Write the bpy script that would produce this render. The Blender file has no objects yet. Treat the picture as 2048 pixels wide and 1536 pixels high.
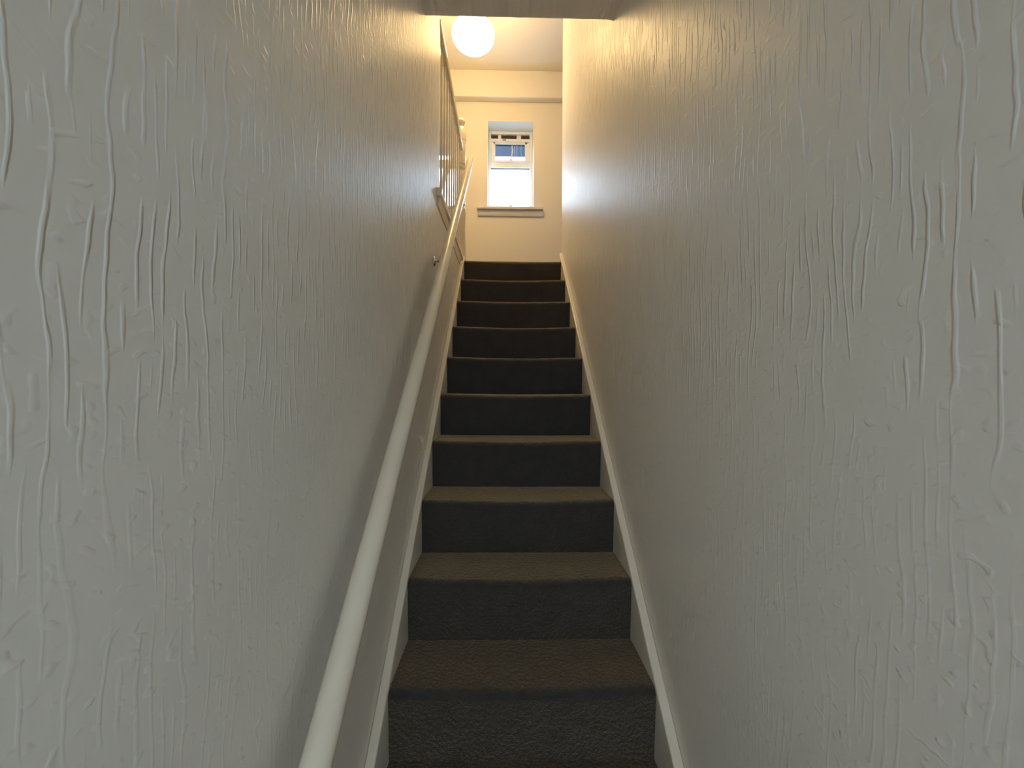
import bpy, bmesh, math, random
from mathutils import Vector, Matrix, noise as mnoise

random.seed(7)
scene = bpy.context.scene
C = scene.collection

# ------------------------------------------------------------------ camera
EYE = 1.5645                       # eye height over the hall floor
cam_d = bpy.data.cameras.new('camera')
cam_d.sensor_fit = 'HORIZONTAL'
cam_d.sensor_width = 36.0
cam_d.lens = 769.0 / 2048.0 * 36.0
cam_d.clip_start = 0.02
cam = bpy.data.objects.new('camera', cam_d)
C.objects.link(cam)
cam.location = (0, 0, EYE)
cam.rotation_mode = 'XYZ'
cam.rotation_euler = (Matrix.Rotation(math.radians(-1.04), 4, 'Z') @
                      Matrix.Rotation(math.radians(90.0), 4, 'X') @
                      Matrix.Rotation(math.radians(0.3), 4, 'Z')).to_euler('XYZ')
scene.camera = cam

# ------------------------------------------------------------------ view + sky
scene.view_settings.view_transform = 'Standard'
scene.view_settings.look = 'None'
scene.view_settings.gamma = 1.0
scene.view_settings.use_curve_mapping = False
scene.view_settings.exposure = 0.38

scene.cycles.max_bounces = 9
scene.cycles.diffuse_bounces = 8
scene.cycles.adaptive_threshold = 0.08
scene.cycles.adaptive_min_samples = 16
scene.cycles.glossy_bounces = 2

world = bpy.data.worlds.new('sky')
scene.world = world
world.use_nodes = True
bg = world.node_tree.nodes['Background']
bg.inputs['Color'].default_value = (0.58, 0.80, 1.0, 1)
bg.inputs['Strength'].default_value = 15.5

LAMP_STRENGTH = 27.0
LAMP_COLOR = (1.0, 0.66, 0.27, 1)


def portal(name, loc, rot, sx, sy):
    """Marks a glazed opening for the sampling of the sky's light (gives off nothing itself)."""
    d = bpy.data.lights.new(name, 'AREA')
    d.shape = 'RECTANGLE'
    d.size, d.size_y = sx, sy
    d.cycles.is_portal = True
    o = bpy.data.objects.new(name, d)
    C.objects.link(o)
    o.location = loc
    o.rotation_euler = rot
    return o


# ------------------------------------------------------------------ materials
def new_mat(name):
    m = bpy.data.materials.new(name)
    m.use_nodes = True
    nt = m.node_tree
    return m, nt, nt.nodes, nt.links, nt.nodes['Principled BSDF']


def ramp(nodes, links, src, a, b, lo=0.0, hi=1.0):
    n = nodes.new('ShaderNodeMapRange')
    n.interpolation_type = 'SMOOTHSTEP'
    n.inputs['From Min'].default_value = a
    n.inputs['From Max'].default_value = b
    n.inputs['To Min'].default_value = lo
    n.inputs['To Max'].default_value = hi
    links.new(src, n.inputs['Value'])
    return n.outputs['Result']


def mathn(nodes, links, op, a, b=None):
    n = nodes.new('ShaderNodeMath')
    n.operation = op
    for i, v in enumerate((a, b)):
        if v is None:
            continue
        if isinstance(v, (int, float)):
            n.inputs[i].default_value = v
        else:
            links.new(v, n.inputs[i])
    return n.outputs[0]


def wnoise(nodes, links, vec, sx, sy, sz, detail=2.0, rough=0.5, dist=0.0, off=(0, 0, 0)):
    mp = nodes.new('ShaderNodeMapping')
    mp.inputs['Scale'].default_value = (sx, sy, sz)
    mp.inputs['Location'].default_value = off
    links.new(vec, mp.inputs['Vector'])
    n = nodes.new('ShaderNodeTexNoise')
    n.inputs['Scale'].default_value = 1.0
    n.inputs['Detail'].default_value = detail
    n.inputs['Roughness'].default_value = rough
    n.inputs['Distortion'].default_value = dist
    links.new(mp.outputs['Vector'], n.inputs['Vector'])
    return n.outputs['Fac']


def mat_wallpaper():
    """Painted embossed paper: broken, wavering upright ridges, and small specks."""
    m, nt, N, L, b = new_mat('embossed_wallpaper')
    tc = N.new('ShaderNodeTexCoord')
    v = tc.outputs['Object']
    sep = N.new('ShaderNodeSeparateXYZ')
    L.new(v, sep.inputs[0])
    # quasi-regular upright ridges about 1.5 cm apart that waver and break off
    n1 = wnoise(N, L, v, 3.0, 14.0, 7.0, 0.0, 0.5)
    ph = mathn(N, L, 'ADD', mathn(N, L, 'MULTIPLY', sep.outputs['Y'], 68.0), mathn(N, L, 'ADD', mathn(N, L, 'MULTIPLY', n1, 2.2), mathn(N, L, 'MULTIPLY', wnoise(N, L, v, 5.0, 45.0, 32.0, 0.0, 0.5, 0.0, (4, 4, 9)), 0.28)))
    tri = mathn(N, L, 'PINGPONG', ph, 0.5)
    r1 = ramp(N, L, tri, 0.04, 0.19, 1.0, 0.0)
    n2 = wnoise(N, L, v, 3.0, 62.0, 12.0, 0.0, 0.5, 0.0, (3.1, 7.7, 1.3))
    k1 = ramp(N, L, n2, 0.46, 0.60)
    ridge = mathn(N, L, 'MULTIPLY', r1, k1)
    # ridges fade out low on the wall
    up = ramp(N, L, sep.outputs['Z'], EYE - 0.15, EYE + 0.45, 0.07, 1.0)
    ridge = mathn(N, L, 'MULTIPLY', ridge, up)
    sp = wnoise(N, L, v, 60.0, 70.0, 90.0, 0.0, 0.5, 0.0, (9, 2, 4))
    sp = ramp(N, L, sp, 0.62, 0.80)
    h = mathn(N, L, 'ADD', ridge, mathn(N, L, 'MULTIPLY', sp, 0.16))
    bp = N.new('ShaderNodeBump')
    bp.inputs['Strength'].default_value = 0.9
    bp.inputs['Distance'].default_value = 0.0030
    L.new(h, bp.inputs['Height'])
    L.new(bp.outputs['Normal'], b.inputs['Normal'])
    b.inputs['Base Color'].default_value = (0.86, 0.835, 0.775, 1)
    b.inputs['Roughness'].default_value = 0.40
    b.inputs['Specular IOR Level'].default_value = 0.5
    return m


def mat_plaster(name, col, rough=0.6, bump=0.0015):
    m, nt, N, L, b = new_mat(name)
    tc = N.new('ShaderNodeTexCoord')
    v = tc.outputs['Object']
    h = wnoise(N, L, v, 14, 14, 14, 1.0)
    bp = N.new('ShaderNodeBump')
    bp.inputs['Strength'].default_value = 0.5
    bp.inputs['Distance'].default_value = bump
    L.new(h, bp.inputs['Height'])
    L.new(bp.outputs['Normal'], b.inputs['Normal'])
    b.inputs['Base Color'].default_value = (*col, 1)
    b.inputs['Roughness'].default_value = rough
    return m


def mat_gloss(name, col, rough=0.25, bump=0.0006):
    m, nt, N, L, b = new_mat(name)
    tc = N.new('ShaderNodeTexCoord')
    v = tc.outputs['Object']
    n1 = wnoise(N, L, v, 25, 25, 25, 0.0)
    bp = N.new('ShaderNodeBump')
    bp.inputs['Strength'].default_value = 0.4
    bp.inputs['Distance'].default_value = bump
    L.new(n1, bp.inputs['Height'])
    L.new(bp.outputs['Normal'], b.inputs['Normal'])
    cr = N.new('ShaderNodeMix')
    cr.data_type = 'RGBA'
    cr.inputs['A'].default_value = (*col, 1)
    cr.inputs['B'].default_value = (col[0] * 0.93, col[1] * 0.91, col[2] * 0.86, 1)
    L.new(wnoise(N, L, v, 9, 9, 9, 0.0), cr.inputs['Factor'])
    L.new(cr.outputs['Result'], b.inputs['Base Color'])
    b.inputs['Roughness'].default_value = rough
    return m


def mat_carpet():
    m, nt, N, L, b = new_mat('charcoal_carpet')
    tc = N.new('ShaderNodeTexCoord')
    v = tc.outputs['Object']
    n1 = wnoise(N, L, v, 12, 12, 12, 1.0, 0.6)
    n2 = wnoise(N, L, v, 420, 420, 420, 0.0)
    mix = N.new('ShaderNodeMix')
    mix.data_type = 'RGBA'
    mix.inputs['A'].default_value = (0.030, 0.030, 0.032, 1)
    mix.inputs['B'].default_value = (0.062, 0.060, 0.060, 1)
    f = mathn(N, L, 'ADD', mathn(N, L, 'MULTIPLY', n1, 0.6), mathn(N, L, 'MULTIPLY', n2, 0.5))
    L.new(f, mix.inputs['Factor'])
    L.new(mix.outputs['Result'], b.inputs['Base Color'])
    b.inputs['Roughness'].default_value = 0.95
    b.inputs['Specular IOR Level'].default_value = 0.1
    b.inputs['Sheen Weight'].default_value = 1.0
    b.inputs['Sheen Roughness'].default_value = 0.45
    b.inputs['Sheen Tint'].default_value = (1.0, 0.74, 0.42, 1)
    bp = N.new('ShaderNodeBump')
    bp.inputs['Strength'].default_value = 0.8
    bp.inputs['Distance'].default_value = 0.003
    hh = mathn(N, L, 'ADD', n2, mathn(N, L, 'MULTIPLY', wnoise(N, L, v, 90, 90, 90, 0.0), 1.2))
    L.new(hh, bp.inputs['Height'])
    L.new(bp.outputs['Normal'], b.inputs['Normal'])
    return m


def mat_pane(name, tint, trans):
    """Window glass: mostly lets the daylight through, partly scatters it (obscured glass)."""
    m, nt, N, L, b = new_mat(name)
    out = N['Material Output']
    N.remove(b)
    t = N.new('ShaderNodeBsdfTransparent')
    t.inputs['Color'].default_value = (*tint, 1)
    s = N.new('ShaderNodeBsdfTranslucent')
    tc = N.new('ShaderNodeTexCoord')
    f = ramp(N, L, wnoise(N, L, tc.outputs['Object'], 60, 60, 60, 2.0), 0.2, 0.8, 0.85, 1.0)
    col = N.new('ShaderNodeMix')
    col.data_type = 'RGBA'
    col.inputs['A'].default_value = (0.8, 0.85, 0.9, 1)
    col.inputs['B'].default_value = (*[min(1, c + 0.0) for c in (0.92, 0.95, 0.98)], 1)
    L.new(f, col.inputs['Factor'])
    L.new(col.outputs['Result'], s.inputs['Color'])
    g = N.new('ShaderNodeBsdfGlossy')
    g.inputs['Roughness'].default_value = 0.05
    mx = N.new('ShaderNodeMixShader')
    mx.inputs[0].default_value = trans
    L.new(t.outputs[0], mx.inputs[1])
    L.new(s.outputs[0], mx.inputs[2])
    mg = N.new('ShaderNodeMixShader')
    mg.inputs[0].default_value = 0.04
    L.new(mx.outputs[0], mg.inputs[1])
    L.new(g.outputs[0], mg.inputs[2])
    L.new(mg.outputs[0], out.inputs['Surface'])
    return m


def mat_globe():
    m, nt, N, L, b = new_mat('lit_opal_globe')
    b.inputs['Base Color'].default_value = (0.9, 0.86, 0.78, 1)
    b.inputs['Roughness'].default_value = 0.4
    b.inputs['Emission Color'].default_value = LAMP_COLOR
    b.inputs['Emission Strength'].default_value = LAMP_STRENGTH
    return m


def mat_metal(name, col, rough):
    m, nt, N, L, b = new_mat(name)
    tc = N.new('ShaderNodeTexCoord')
    r = ramp(N, L, wnoise(N, L, tc.outputs['Object'], 80, 80, 80, 3.0), 0.3, 0.7, rough * 0.7, rough * 1.3)
    L.new(r, b.inputs['Roughness'])
    b.inputs['Base Color'].default_value = (*col, 1)
    b.inputs['Metallic'].default_value = 1.0
    return m


M = {}
M['paper'] = mat_wallpaper()
M['cream'] = mat_plaster('cream_emulsion', (0.79, 0.76, 0.70), 0.6, 0.001)
M['ceiling'] = mat_plaster('ceiling_emulsion', (0.80, 0.78, 0.73), 0.75, 0.002)
M['white'] = mat_gloss('white_gloss_paint', (0.86, 0.82, 0.73), 0.28)
M['rail'] = mat_gloss('cream_gloss_paint', (0.82, 0.76, 0.64), 0.22)
M['spindle'] = mat_gloss('spindle_gloss_paint', (0.74, 0.70, 0.62), 0.10, 0.0001)
M['upvc'] = mat_gloss('white_plastic', (0.74, 0.79, 0.84), 0.3, 0.0001)
M['sill'] = mat_gloss('sill_gloss_paint', (0.72, 0.72, 0.76), 0.3)
M['carpet'] = mat_carpet()
M['obscured'] = mat_pane('obscured_glass', (0.97, 0.985, 1.0), 0.80)
M['door_glass'] = mat_pane('obscured_door_glass', (0.63, 0.59, 0.57), 0.0)
M['tinted'] = mat_pane('sky_dimming_glass', (0.094, 0.116, 0.142), 0.0)  # tint put in so the bright sky behind shows as dim blue
M['globe'] = mat_globe()
M['metal'] = mat_metal('chromed_metal', (0.8, 0.78, 0.74), 0.18)
M['dark'] = mat_plaster('dark_brown_board', (0.05, 0.035, 0.04), 0.6)
M['paving'] = mat_plaster('grey_paving', (0.35, 0.34, 0.33), 0.85, 0.006)
M['timber'] = mat_plaster('dark_stained_wood', (0.10, 0.06, 0.035), 0.5)
M['doorpaint'] = mat_gloss('white_door_paint', (0.75, 0.75, 0.73), 0.3)
M['cord'] = mat_gloss('white_flex', (0.8, 0.78, 0.72), 0.4)
M['pottery'] = mat_plaster('cream_pottery', (0.72, 0.60, 0.42), 0.5)


# ------------------------------------------------------------------ mesh helpers
def H(h):
    return EYE + h


class MB:
    def __init__(self):
        self.bm = bmesh.new()

    def box(self, x0, x1, y0, y1, z0, z1):
        bm = self.bm
        vs = [bm.verts.new((x, y, z)) for x in (x0, x1) for y in (y0, y1) for z in (z0, z1)]
        for q in ((0, 1, 3, 2), (4, 6, 7, 5), (0, 4, 5, 1), (2, 3, 7, 6), (0, 2, 6, 4), (1, 5, 7, 3)):
            bm.faces.new([vs[i] for i in q])
        return self

    def prism(self, pts, axis, a, b):
        """Outline pts (2D) pushed along an axis: 'X' pts are (y,z), 'Y' pts are (x,z)."""
        bm = self.bm
        f = {'X': lambda p, t: (t, p[0], p[1]), 'Y': lambda p, t: (p[0], t, p[1]),
             'Z': lambda p, t: (p[0], p[1], t)}[axis]
        A = [bm.verts.new(f(p, a)) for p in pts]
        B = [bm.verts.new(f(p, b)) for p in pts]
        n = len(pts)
        bm.faces.new(A)
        bm.faces.new(B[::-1])
        for i in range(n):
            bm.faces.new((A[i], B[i], B[(i + 1) % n], A[(i + 1) % n]))
        return self

    def lathe(self, prof, x, y, z, seg=20):
        """prof: (radius, height) from bottom to top."""
        bm = self.bm
        rings = []
        for r, h in prof:
            rings.append([bm.verts.new((x + r * math.cos(2 * math.pi * i / seg),
                                        y + r * math.sin(2 * math.pi * i / seg), z + h)) for i in range(seg)])
        for a, b in zip(rings, rings[1:]):
            for i in range(seg):
                j = (i + 1) % seg
                bm.faces.new((a[i], a[j], b[j], b[i]))
        bm.faces.new(rings[0][::-1])
        bm.faces.new(rings[-1])
        return self

    def tube(self, pts, r, seg=12, cap=True):
        bm = self.bm
        pts = [Vector(p) for p in pts]
        rings = []
        for i, p in enumerate(pts):
            t = (pts[min(i + 1, len(pts) - 1)] - pts[max(i - 1, 0)]).normalized()
            u = t.cross(Vector((1, 0, 0)))
            if u.length < 0.1:
                u = t.cross(Vector((0, 0, 1)))
            u.normalize()
            w = t.cross(u)
            rr = r[i] if isinstance(r, (list, tuple)) else r
            rings.append([bm.verts.new(p + rr * (math.cos(2 * math.pi * k / seg) * u + math.sin(2 * math.pi * k / seg) * w))
                          for k in range(seg)])
        for a, b in zip(rings, rings[1:]):
            for k in range(seg):
                j = (k + 1) % seg
                bm.faces.new((a[k], a[j], b[j], b[k]))
        if cap:
            bm.faces.new(rings[0][::-1])
            bm.faces.new(rings[-1])
        return self

    def build(self, name, mat, parent=None, bevel=0.0, smooth=False, seg=2, origin=None):
        bm = self.bm
        bmesh.ops.recalc_face_normals(bm, faces=bm.faces)
        if origin is not None:
            bmesh.ops.translate(bm, verts=bm.verts, vec=-Vector(origin))
        me = bpy.data.meshes.new(name)
        bm.to_mesh(me)
        bm.free()
        me.materials.append(mat)
        if smooth:
            me.polygons.foreach_set('use_smooth', [True] * len(me.polygons))
        o = bpy.data.objects.new(name, me)
        C.objects.link(o)
        if origin is not None:
            o.location = origin
        if bevel:
            md = o.modifiers.new('bevel', 'BEVEL')
            md.width = bevel
            md.segments = seg
            md.limit_method = 'ANGLE'
            md.angle_limit = math.radians(35)
        if parent is not None:
            put_under(o, parent)
        return o


def put_under(o, parent):
    """Parents keep plain translations, so the child's location is made relative to the thing's base."""
    base = Vector((0, 0, 0))
    q = parent
    while q is not None:
        base += Vector(q.location)
        q = q.parent
    o.parent = parent
    o.location = Vector(o.location) - base


def empty(name, loc, label, cat, group=None):
    o = bpy.data.objects.new(name, None)
    o.empty_display_size = 0.05
    C.objects.link(o)
    o.location = loc
    o['label'] = label
    o['category'] = cat
    if group:
        o['group'] = group
    return o


def struct(o, label, cat):
    o['kind'] = 'structure'
    o['label'] = label
    o['category'] = cat
    return o


# ------------------------------------------------------------------ the place: measures
XL, XR = -0.370, 0.488             # faces of the walls beside the stairs
SL, SR = -0.342, 0.458             # inner faces of the stair strings
Y_NOSE0, GOING = 0.695, 0.22525
H_TOP, RISE = 1.014, 0.21495
NSTEP = 12
H_LAND = H_TOP
Y_TOP = Y_NOSE0 + 11 * GOING       # 3.173
Y_FAR = 4.17
H_CEIL = 3.34
H_SOFF = 1.66
Y_SOFF = 1.75
Y_WL_END = 2.14                    # left wall stops, balustrade begins
Y_WR_END = 3.35
Y_HALL = -1.30
FLOOR = -EYE

portal('sky_portal_landing_window', (0.049, 4.44, H(2.37)), (math.radians(-90), 0, 0), 0.50, 0.96)
portal('sky_portal_front_door', (0.06, -1.42, H(0.18)), (math.radians(90), 0, 0), 0.76, 1.5)

# ------------------------------------------------------------------ room shell
struct(MB().box(XL - 0.10, XR + 0.12, Y_HALL - 0.1, Y_NOSE0 + 0.05, H(FLOOR) - 0.12, H(FLOOR)).build('floor_hall', M['carpet']),
       'dark carpeted hall floor at the foot of the stairs', 'floor')

lw = [(Y_HALL, H(FLOOR) - 0.1), (3.30, H(FLOOR) - 0.1), (3.30, H(H_LAND) - 0.012), (Y_WL_END, H(H_LAND) - 0.012),
      (Y_WL_END, H(H_CEIL)), (Y_HALL, H(H_CEIL))]
struct(MB().prism(lw, 'X', XL - 0.10, XL).build('wall_left', M['paper'], bevel=0.004),
       'off-white embossed wallpaper wall behind the stair handrail', 'wall')
struct(MB().box(XR, XR + 0.12, Y_HALL, Y_WR_END, H(FLOOR) - 0.1, H(H_CEIL)).build('wall_right', M['paper'], bevel=0.006),
       'off-white embossed wallpaper wall right of the stairs, without handrail', 'wall')

# soffit over the foot of the stairs: its far edge is uneven plaster
bm_s = MB()
nseg = 48
pts_low, pts_up = [], []
x0, x1 = XL - 0.002, XR + 0.002
bmv = bm_s.bm
rows = []
prof = [(Y_HALL, 0.0), (0.4, 0.0), (1.2, 0.0), (Y_SOFF - 0.03, 0.0), (Y_SOFF - 0.012, 0.0015), (Y_SOFF - 0.003, 0.006), (Y_SOFF, 0.014),
        (Y_SOFF, 0.12), (Y_HALL, 0.12)]
for i in range(nseg + 1):
    x = x0 + (x1 - x0) * i / nseg
    wob = (mnoise.noise(Vector((x * 14, 3.3, 0))) * 0.008 + mnoise.noise(Vector((x * 45, 8.3, 0))) * 0.006)
    edge = max(0.0, (x - (x1 - 0.05)) / 0.05) ** 2 * -0.006
    row = []
    for k, (y, dz) in enumerate(prof):
        on = 1.0 if 3 <= k <= 6 else 0.0
        row.append(bmv.verts.new((x, y + (wob if 3 <= k <= 7 else 0), H(H_SOFF) + dz + on * (wob * 0.8 + edge))))
    rows.append(row)
for a, b in zip(rows, rows[1:]):
    for k in range(len(prof)):
        j = (k + 1) % len(prof)
        bmv.faces.new((a[k], a[j], b[j], b[k]))
bmv.faces.new(rows[0])
bmv.faces.new(rows[-1][::-1])
struct(bm_s.build('ceiling_lower', M['ceiling'], smooth=False), 'grey low ceiling over the foot of the stairs with uneven plaster edge', 'ceiling')
struct(MB().box(XL, XR, Y_SOFF - 0.12, Y_SOFF - 0.004, H(H_SOFF + 0.12), H(H_CEIL)).build('wall_bulkhead', M['cream']),
       'wall rising from the low ceiling edge to the landing ceiling', 'wall')

struct(MB().box(-1.8, 1.6, Y_SOFF - 0.15, Y_FAR + 0.30, H(H_CEIL), H(H_CEIL) + 0.1).build('ceiling_landing', M['cream']),
       'cream landing ceiling lit yellow around the globe lamp', 'ceiling')
# landing floor: the part ahead of the stairs and the strip beside the well
lf = MB()
lf.prism([(-1.8, Y_WL_END), (XL - 0.1, Y_WL_END), (XL - 0.1, 3.302), (SL + 0.002, 3.302), (SL + 0.002, Y_TOP + 0.014), (XR, Y_TOP + 0.014), (XR, Y_WR_END),
          (1.6, Y_WR_END), (1.6, Y_FAR), (-1.8, Y_FAR)], 'Z', H(H_LAND) - 0.10, H(H_LAND))
struct(lf.build('floor_landing', M['carpet']), 'charcoal carpeted landing floor at the top of the stairs', 'floor')

# far wall with the window opening
WX0, WX1, WZ0, WZ1 = -0.2006, 0.298, H(1.885), H(2.847)
fw = MB()
fw.box(-1.8, WX0, Y_FAR, Y_FAR + 0.28, H(H_LAND) - 0.1, H(H_CEIL))
fw.box(WX1, 1.6, Y_FAR, Y_FAR + 0.28, H(H_LAND) - 0.1, H(H_CEIL))
fw.box(WX0, WX1, Y_FAR, Y_FAR + 0.28, H(H_LAND) - 0.1, WZ0)
fw.box(WX0, WX1, Y_FAR, Y_FAR + 0.28, WZ1, H(H_CEIL))
struct(fw.build('wall_far', M['cream']), 'smooth cream wall around the landing window', 'wall')
struct(MB().box(-1.8, 1.6, Y_FAR - 0.08, Y_FAR, H(3.053), H(H_CEIL)).build('trim_1', M['cream'], bevel=0.008),
       'boxed cream beam across the top of the window wall', 'beam')
struct(MB().box(-1.9, -1.8, Y_WL_END - 0.1, Y_FAR, H(H_LAND) - 0.1, H(H_CEIL)).build('wall_landing_left', M['cream']),
       'cream landing wall far beyond the balustrade', 'wall')
struct(MB().box(-1.8, XL - 0.10, Y_WL_END - 0.1, Y_WL_END, H(H_LAND) - 0.1, H(H_CEIL)).build('wall_landing_near', M['cream']),
       'cream landing wall closing the near end behind the left stair wall', 'wall')
struct(MB().box(1.6, 1.7, Y_WR_END - 0.1, Y_FAR, H(H_LAND) - 0.1, H(H_CEIL)).build('wall_landing_right', M['cream']),
       'cream landing wall around the corner on the right', 'wall')
struct(MB().box(XR + 0.12, 1.6, Y_WR_END - 0.1, Y_WR_END, H(H_LAND) - 0.1, H(H_CEIL)).build('wall_landing_return', M['cream']),
       'cream return wall behind the right stair wall corner', 'wall')

# hall end behind the viewer with a glazed front door
DX0, DX1, DZ1 = -0.32, 0.44, H(0.46)
hw = MB()
hw.box(XL - 0.1, DX0, Y_HALL - 0.12, Y_HALL, H(FLOOR) - 0.1, H(H_SOFF))
hw.box(DX1, XR + 0.12, Y_HALL - 0.12, Y_HALL, H(FLOOR) - 0.1, H(H_SOFF))
hw.box(DX0, DX1, Y_HALL - 0.12, Y_HALL, H(0.93), H(H_SOFF))
struct(hw.build('wall_back', M['cream']), 'hall wall around the front door, behind the viewer', 'wall')
door = empty('door_1', (0.06, Y_HALL - 0.05, 0.0), 'white front door with one glass pane and a fanlight', 'door')
door['kind'] = 'structure'
d = MB()
yd0, yd1 = Y_HALL - 0.09, Y_HALL - 0.04
d.box(DX0, DX0 + 0.10, yd0, yd1, 0.0, DZ1)
d.box(DX1 - 0.10, DX1, yd0, yd1, 0.0, DZ1)
d.box(DX0 + 0.10, DX1 - 0.10, yd0, yd1, 0.0, 0.22)
d.box(DX0 + 0.10, DX1 - 0.10, yd0, yd1, 0.85, 1.0)
d.box(DX0 + 0.10, DX1 - 0.10, yd0, yd1, DZ1 - 0.12, DZ1)
d.build('door_leaf', M['doorpaint'], door, bevel=0.003)
d = MB()
d.box(DX0, DX1, yd0, yd1 + 0.02, DZ1, DZ1 + 0.05)
d.box(DX0, DX1, yd0, yd1 + 0.02, H(0.93) - 0.04, H(0.93))
d.build('fanlight_frame', M['doorpaint'], door, bevel=0.003)
for z0, z1, xa, xb in ((0.22, 0.85, DX0 + 0.1, DX1 - 0.1), (1.0, DZ1 - 0.12, DX0 + 0.1, DX1 - 0.1), (DZ1 + 0.05, H(0.93) - 0.04, DX0, DX1)):
    if z0 < 0.5:
        MB().box(xa, xb, Y_HALL - 0.072, Y_HALL - 0.058, z0, z1).build('door_panel', M['doorpaint'], door)
    else:
        MB().box(xa, xb, Y_HALL - 0.068, Y_HALL - 0.062, z0, z1).build('pane', M['door_glass'], door)

# ground outside
struct(MB().box(-30, 30, -30, Y_HALL - 0.12, -0.35, -0.15).build('ground_front', M['paving']), 'grey paving outside the front door', 'ground')
struct(MB().box(-30, 30, Y_FAR + 0.28, 40, -0.35, -0.15).build('ground_rear', M['paving']), 'grey paving outside below the landing window', 'ground')

# ------------------------------------------------------------------ staircase
SLOPE = RISE / GOING
ANG = math.atan(SLOPE)
stairs = empty('staircase', (0.058, 1.9, 0.0), 'steep straight staircase in charcoal carpet between white strings', 'staircase')


def step_mesh(i):
    """One carpeted step: riser, rounded nosing dipping in the middle, tread back to the next riser."""
    yn = Y_NOSE0 + i * GOING
    hn = H(H_TOP - (NSTEP - 1 - i) * RISE) + 0.006
    r = 0.024
    over = 0.012
    prof = []
    for t in (0, 0.15, 0.3, 0.45, 0.6, 0.75, 0.9):                      # riser, leaning out to the nosing
        prof.append((yn + over * (1 - t), (hn - RISE - 0.004) + (RISE - r - 0.004) * t, 0.2 + 0.6 * t))
    for k in range(9):                                                  # nosing
        a = math.radians(-8 + 98 * k / 8)
        prof.append((yn + r - r * math.cos(a), hn - r + r * math.sin(a), 1.0))
    last = i == NSTEP - 1
    back = (0.045 if last else GOING + over + 0.004)
    for t in (0.15, 0.35, 0.6, 0.85, 1.0):
        prof.append((yn + r + (back - r) * t, hn - (0.002 if t < 1 else 0.004) * t, 1.0 - t * 0.8))
    prof.append((yn + back, hn - 0.06, 0.0))
    prof.append((yn + over + 0.05, hn - RISE - 0.004, 0.0))
    bm = bmesh.new()
    n = 30
    rows = []
    for j in range(n + 1):
        u = j / n
        x = SL + 0.0005 + (SR - SL - 0.001) * u
        dip = 0.012 * math.sin(math.pi * u) ** 1.3 * (0.7 + 0.3 * mnoise.noise(Vector((i * 3.7, 0, 0))))
        row = []
        for k, (y, z, w) in enumerate(prof):
            nz = mnoise.noise(Vector((x * 16, y * 20 + i * 5.1, z * 20)))
            n2 = mnoise.noise(Vector((x * 55 + 7, y * 60 + i * 2.3, z * 60)))
            free = k < len(prof) - 2
            dy = (nz * 0.0018 + n2 * 0.0010) if free else 0
            dz = (-dip * w + (nz * 0.0015 + n2 * 0.0011) * w) if free else 0
            row.append(bm.verts.new((x, y + dy, z + dz)))
        rows.append(row)
    m = len(prof)
    for a, b in zip(rows, rows[1:]):
        for k in range(m):
            q = (k + 1) % m
            bm.faces.new((a[k], a[q], b[q], b[k]))
    bm.faces.new(rows[0])
    bm.faces.new(rows[-1][::-1])
    mb = MB()
    mb.bm.free()
    mb.bm = bm
    return mb, yn, hn


for i in range(NSTEP):
    mb, yn, hn = step_mesh(i)
    s = mb.build('step', M['carpet'], stairs, smooth=True, origin=(0.058, yn, hn - RISE))
    s.data.set_sharp_from_angle(angle=math.radians(50))
    if i == 0:
        s['label'] = 'charcoal carpeted step'


def string_board(xa, xb, name, ya, yb, top_off, label=None):
    """Sloping white board between wall and steps; square nosed with a softened edge."""
    z_at = lambda y: H(H_TOP - (Y_TOP - y) * SLOPE)
    pts = [(ya, z_at(ya) + top_off), (yb, z_at(yb) + top_off), (yb, z_at(yb) - 0.30), (ya + 0.05, z_at(ya) - 0.26), (ya, z_at(ya) - 0.26)]
    o = MB().prism(pts, 'X', xa, xb).build(name, M['white'], stairs, bevel=0.006, seg=3)
    if label:
        o['label'] = label
    return o


string_board(XL + 0.0005, SL, 'stair_string', 0.50, Y_TOP + 0.05, 0.012, 'white painted stair string')
string_board(SR, XR - 0.0005, 'stair_string', 0.50, Y_TOP + 0.10, 0.012, 'white painted stair string')

# ------------------------------------------------------------------ wall handrail
RX = -0.300
rail_h = lambda y: H(-1.206 + SLOPE * y)
hr = empty('stair_handrail', (RX, 0.35, rail_h(0.35)), 'rounded cream mopstick handrail fixed along the left stair wall', 'handrail')
R_R = 0.0255
pts, rad = [], []
ya, yb = 0.32, 3.245
for k in range(40):
    t = k / 39
    y = ya + (yb - ya) * t
    pts.append((RX + 0.0012 * math.sin(y * 5), y, rail_h(y)))
    rad.append(R_R)
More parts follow.
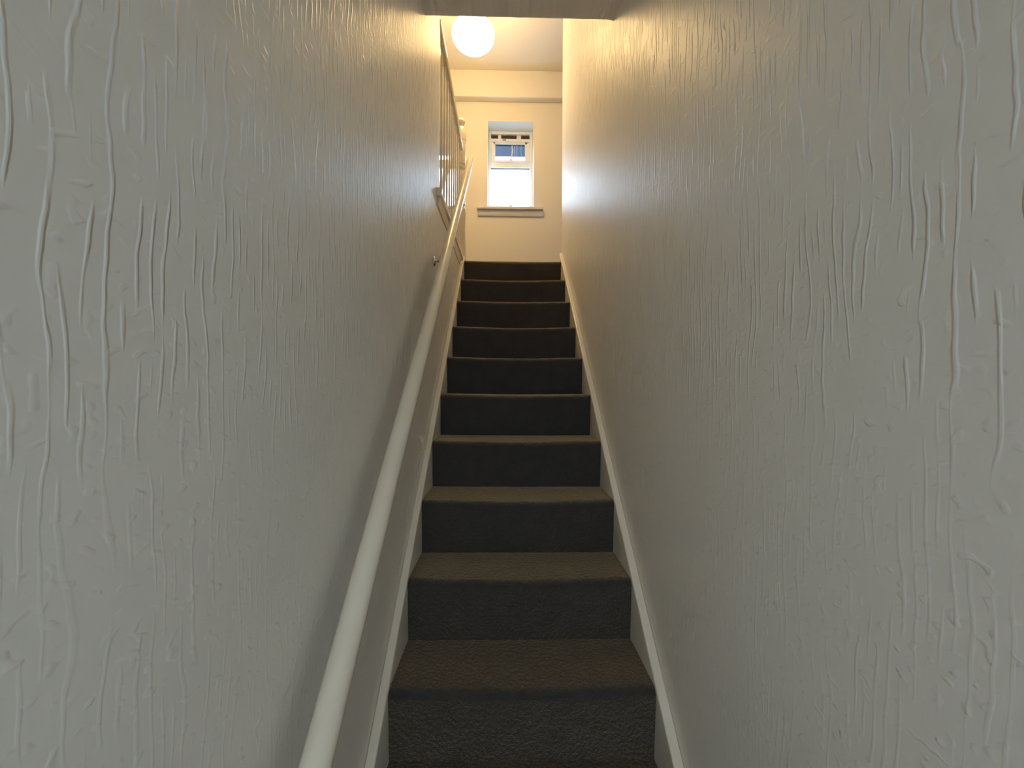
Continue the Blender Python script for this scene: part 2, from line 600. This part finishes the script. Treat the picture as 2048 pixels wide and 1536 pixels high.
# softly domed ends
dirv = Vector((0, math.cos(ANG), math.sin(ANG)))
end = Vector(pts[-1])
for d_, q in ((0.006, 0.96), (0.011, 0.82), (0.014, 0.55), (0.015, 0.2)):
    pts.append(tuple(end + dirv * d_))
    rad.append(R_R * q)
st = Vector(pts[0])
for d_, q in ((0.006, 0.96), (0.011, 0.82), (0.014, 0.55), (0.015, 0.2)):
    pts.insert(0, tuple(st - dirv * d_))
    rad.insert(0, R_R * q)
MB().tube(pts, rad, 24).build('rail', M['rail'], hr, smooth=True)
for y in (0.50, 1.985):
    zc = rail_h(y)
    b = MB()
    b.tube([(XL + 0.003, y, zc - 0.060), (XL + 0.030, y, zc - 0.060), (XL + 0.052, y, zc - 0.052), (RX - 0.006, y, zc - 0.040), (RX, y, zc - 0.02)],
           [0.007, 0.007, 0.007, 0.007, 0.008], 12)
    br = b.build('bracket', M['metal'], hr, smooth=True)
    br['label'] = 'chrome handrail bracket'
    rose = MB().tube([(XL + 0.0003, y, zc - 0.060), (XL + 0.004, y, zc - 0.060), (XL + 0.007, y, zc - 0.060)], [0.026, 0.025, 0.015], 20)
    rose.build('wall_plate', M['metal'], br, smooth=True)
    for a in (90, 210, 330):
        sy, sz = y + 0.018 * math.cos(math.radians(a)), zc - 0.060 + 0.018 * math.sin(math.radians(a))
        MB().tube([(XL + 0.004, sy, sz), (XL + 0.0085, sy, sz), (XL + 0.0095, sy, sz)], [0.0042, 0.004, 0.002], 10).build('screw', M['metal'], br, smooth=True)

# ------------------------------------------------------------------ landing balustrade
BX = -0.398
bal = empty('landing_balustrade', (BX, 2.7, H(H_LAND)), 'cream painted banister of plain square spindles along the landing edge', 'balustrade')
YB0, YB1 = Y_WL_END + 0.0, 3.30
# apron lining and nosing that cap the wall under the spindles
cap = MB()
cap.prism([(XL - 0.09, H(1.002)), (XL + 0.018, H(1.002)), (XL + 0.026, H(1.010)), (XL + 0.028, H(1.024)), (XL + 0.024, H(1.040)),
           (XL + 0.016, H(1.046)), (XL - 0.09, H(1.046))], 'Y', 2.055, 3.138)
cap.build('landing_nosing', M['white'], bal, smooth=False, bevel=0.002)
cv = MB()
cv.prism([(XL + 0.0003, H(0.955)), (XL + 0.006, H(0.957)), (XL + 0.009, H(0.972)), (XL + 0.014, H(0.990)), (XL + 0.017, H(1.002)), (XL + 0.0003, H(1.002))], 'Y', 2.07, 3.09)
cv.build('cove_moulding', M['white'], bal, bevel=0.0015)
# hand rail: rounded top section
hz = 2.005
rp = [(-0.030, -0.022), (0.030, -0.022), (0.033, -0.012), (0.029, -0.004), (0.033, 0.006), (0.033, 0.014), (0.026, 0.024), (0.014, 0.030), (0, 0.032),
      (-0.014, 0.030), (-0.026, 0.024), (-0.033, 0.014), (-0.033, 0.006), (-0.029, -0.004), (-0.033, -0.012)]
MB().prism([(BX + a, H(hz) + b) for a, b in rp], 'Y', YB0 + 0.001, YB1 - 0.02).build('banister_rail', M['rail'], bal, bevel=0.002)
# plain square spindle, planed true and glossy
zb, zt = H(1.046), H(hz - 0.022)
L_ = zt - zb


def spindle(y):
    sq = 0.017
    b = MB()
    b.box(BX - sq, BX + sq, y - sq, y + sq, zb, zt)
    return b


nb = 10
sp0 = None
for k in range(nb):
    y = 2.205 + k * 0.1095
    if sp0 is None:
        sp0 = spindle(y).build('spindle', M['spindle'], bal, bevel=0.002, origin=(BX, y, zb))
    else:
        o = sp0.copy()
        C.objects.link(o)
        o.parent = bal
        o.location = sp0.location + Vector((0, k * 0.1095, 0))
# newel post at the head of the stairs
NX, NY = -0.3905, 3.335
hb = 0.042
nw = MB()
nw.box(NX - hb, NX + hb, NY - hb, NY + hb, H(0.93), H(1.50))
prof = [(0.040, 1.50), (0.041, 1.515), (0.030, 1.535), (0.038, 1.55), (0.0385, 1.575), (0.028, 1.59), (0.030, 1.66), (0.036, 1.76), (0.038, 1.80),
        (0.030, 1.845), (0.040, 1.86), (0.040, 1.88)]
nw.lathe([(r, h - 0.93) for r, h in prof], NX, NY, H(0.93), 24)
nw.box(NX - hb + 0.003, NX + hb - 0.003, NY - hb + 0.003, NY + hb - 0.003, H(1.88), H(2.08))
newel = nw.build('newel_post', M['rail'], bal, bevel=0.004)
cp = [(0.041, 2.08), (0.044, 2.10), (0.044, 2.15), (0.040, 2.19), (0.030, 2.212), (0.020, 2.222)]
MB().lathe([(r, h) for r, h in cp], NX, NY, EYE, 24).build('newel_cap', M['rail'], newel, smooth=True)
ball = [(0.018, 2.218)] + [(0.035 * math.cos(math.radians(a)), 2.262 + 0.035 * math.sin(math.radians(a))) for a in range(-58, 86, 9)]
MB().lathe(ball, NX, NY, EYE, 24).build('ball_finial', M['rail'], newel, smooth=True)

# ------------------------------------------------------------------ window
YF = 4.327
win = empty('window_1', (0.049, YF, H(1.90)), 'small white two-part landing window with white obscured lower glass', 'window')
win['kind'] = 'structure'
S = YF / 769.0
wx = lambda px: (px - 1010.3) * S + 0.0
wh = lambda py: H((768 - py) * S)
yf0, yf1 = YF, YF + 0.06
fx0, fx1 = WX0 + 0.001, WX1 - 0.001
fr = MB()
fr.box(fx0, wx(980), yf0, yf1, WZ0, WZ1)                          # left jamb
fr.box(wx(1057), fx1, yf0, yf1, WZ0, WZ1)                         # right jamb
fr.box(wx(980), wx(1057), yf0, yf1, wh(268.5), WZ1)               # head
fr.box(wx(980), wx(1057), yf0, yf1, WZ0, wh(416.5) - 0.0)         # bottom
fr.box(wx(980), wx(1057), yf0, yf1, wh(336), wh(320))             # transom
fr.build('window_frame', M['upvc'], win, bevel=0.004)
bd = MB()
bd.box(wx(981), wx(1056), yf0 - 0.008, yf0 + 0.004, wh(325), wh(321))
bd.build('transom_bead', M['upvc'], win, bevel=0.002)
MB().box(wx(980), wx(1057), yf0 + 0.026, yf0 + 0.032, wh(416), wh(336)).build('pane', M['obscured'], win)['label'] = 'white obscured lower glass'
gb = MB()
gb.box(wx(980), wx(1057), yf0 + 0.006, yf0 + 0.026, wh(337.2), wh(335.8))
gb.build('glazing_gasket', M['dark'], win)
# top-hung light, pushed open at the bottom
sash = MB()
sx0, sx1 = wx(979), wx(1058)
zs_t, zs_b = wh(277.2), wh(311)
ins_l, ins_r = wx(988.5), wx(1047.8)
sash.box(sx0, sx1, yf0 + 0.004, yf0 + 0.05, wh(282.8), zs_t)
sash.box(sx0 + 0.03, sx1 - 0.03, yf0 + 0.012, yf0 + 0.05, wh(287.2), wh(282.8))
sash.box(sx0, ins_l, yf0 + 0.012, yf0 + 0.05, wh(320), wh(283))
sash.box(ins_r, sx1, yf0 + 0.012, yf0 + 0.05, wh(320), wh(283))
sh = sash.build('opening_sash', M['upvc'], win, bevel=0.003)
MB().box(ins_l, ins_r, yf0 + 0.028, yf0 + 0.033, wh(310.5), wh(287.2)).build('pane', M['tinted'], sh)['label'] = 'upper glass tinted to sky blue'
MB().box(ins_l, ins_r, yf0 + 0.024, yf0 + 0.038, wh(311.6), wh(310.2)).build('sash_bar', M['upvc'], sh)
# slot of dark boarding over the sash, with its clips
MB().box(wx(980), wx(1057), yf0 + 0.03, yf0 + 0.055, wh(277.2), wh(268.5)).build('dark_slot', M['dark'], win)['label'] = 'dark slot above the opening sash'
for a, b_ in ((993.7, 1000), (1031, 1040)):
    MB().box(wx(a), wx(b_), yf0 + 0.012, yf0 + 0.034, wh(277), wh(268.8)).build('hinge', M['upvc'], win, bevel=0.004)
MB().box(wx(1003), wx(1010), yf0 - 0.002, yf0 + 0.006, wh(280.6), wh(279.2)).build('vent_slot', M['dark'], sh)
# stay and peg
MB().tube([(wx(1022.0), yf0 + 0.006, wh(290.5)), (wx(1022.6), yf0 + 0.002, wh(300)), (wx(1021.6), yf0 + 0.002, wh(311)), (wx(1020.4), yf0 + 0.006, wh(319))],
          [0.006, 0.007, 0.0065, 0.008], 10).build('window_stay', M['upvc'], sh, smooth=True)
MB().box(wx(1017.0), wx(1023.4), yf0 + 0.0, yf0 + 0.012, wh(321), wh(317)).build('stay_plate', M['upvc'], win, bevel=0.003)
for px in (1027, 1031.8, 1040.4):  # faint upright light streaks in the pane, modelled as thin white strips
    MB().box(wx(px) - 0.0018, wx(px) + 0.0018, yf0 + 0.022, yf0 + 0.026, wh(309), wh(288)).build('light_streak', M['upvc'], sh)
# sill board with apron below
sl = MB()
sl.box(wx(952) * 0.953, wx(1085) * 0.953, Y_FAR - 0.05, YF, H(1.874), H(1.906))
sl.build('window_sill', M['sill'], win, bevel=0.008, seg=3)
ap = MB()
ap.prism([(Y_FAR - 0.0003, H(1.812)), (Y_FAR - 0.014, H(1.814)), (Y_FAR - 0.020, H(1.83)), (Y_FAR - 0.026, H(1.8735)), (Y_FAR - 0.0003, H(1.8735))], 'X',
         wx(954) * 0.96, wx(1086) * 0.96)
ap.build('sill_apron', M['sill'], win, bevel=0.002)

# little ornament on the sill
orn_p = [(0.016, 0.0), (0.022, 0.004), (0.023, 0.012), (0.019, 0.022), (0.014, 0.030), (0.0165, 0.038), (0.018, 0.048), (0.0165, 0.058), (0.011, 0.065), (0.004, 0.068)]
orn = empty('sill_ornament', (wx(1019.8) * 0.97, 4.225, H(1.906)), 'tiny cream pottery ornament standing on the window sill', 'ornament')
MB().lathe(orn_p[:6], wx(1019.8) * 0.97, 4.225, H(1.906), 18).build('body', M['pottery'], orn, smooth=True)
MB().lathe(orn_p[5:], wx(1019.8) * 0.97, 4.225, H(1.906), 18).build('head', M['pottery'], orn, smooth=True)

# ------------------------------------------------------------------ globe lamp
G_R, G_V = 0.175, 0.098            # an opal bowl a little flatter than a ball
GX, GY, GH = -0.276, 3.166, 2.864
lamp = empty('ceiling_lamp', (GX, GY, H(H_CEIL)), 'glowing round opal globe lamp hanging from the landing ceiling', 'lamp')
gp = [(G_R * math.cos(math.radians(a)), G_V * math.sin(math.radians(a))) for a in range(-88, 73, 8)]
MB().lathe(gp, GX, GY, H(GH), 32).build('globe_shade', M['globe'], lamp, smooth=True)
zt_ = H(GH) + G_V * math.sin(math.radians(72))
MB().lathe([(0.062, -0.004), (0.064, 0.012), (0.050, 0.030), (0.024, 0.040), (0.020, 0.060), (0.020, H(H_CEIL) - zt_ - 0.020)], GX, GY, zt_, 24).build('lamp_holder', M['cord'], lamp, smooth=True)
MB().lathe([(0.030, -0.030), (0.055, -0.016), (0.060, 0.0)], GX, GY, H(H_CEIL), 24).build('ceiling_rose', M['cord'], lamp, smooth=True)
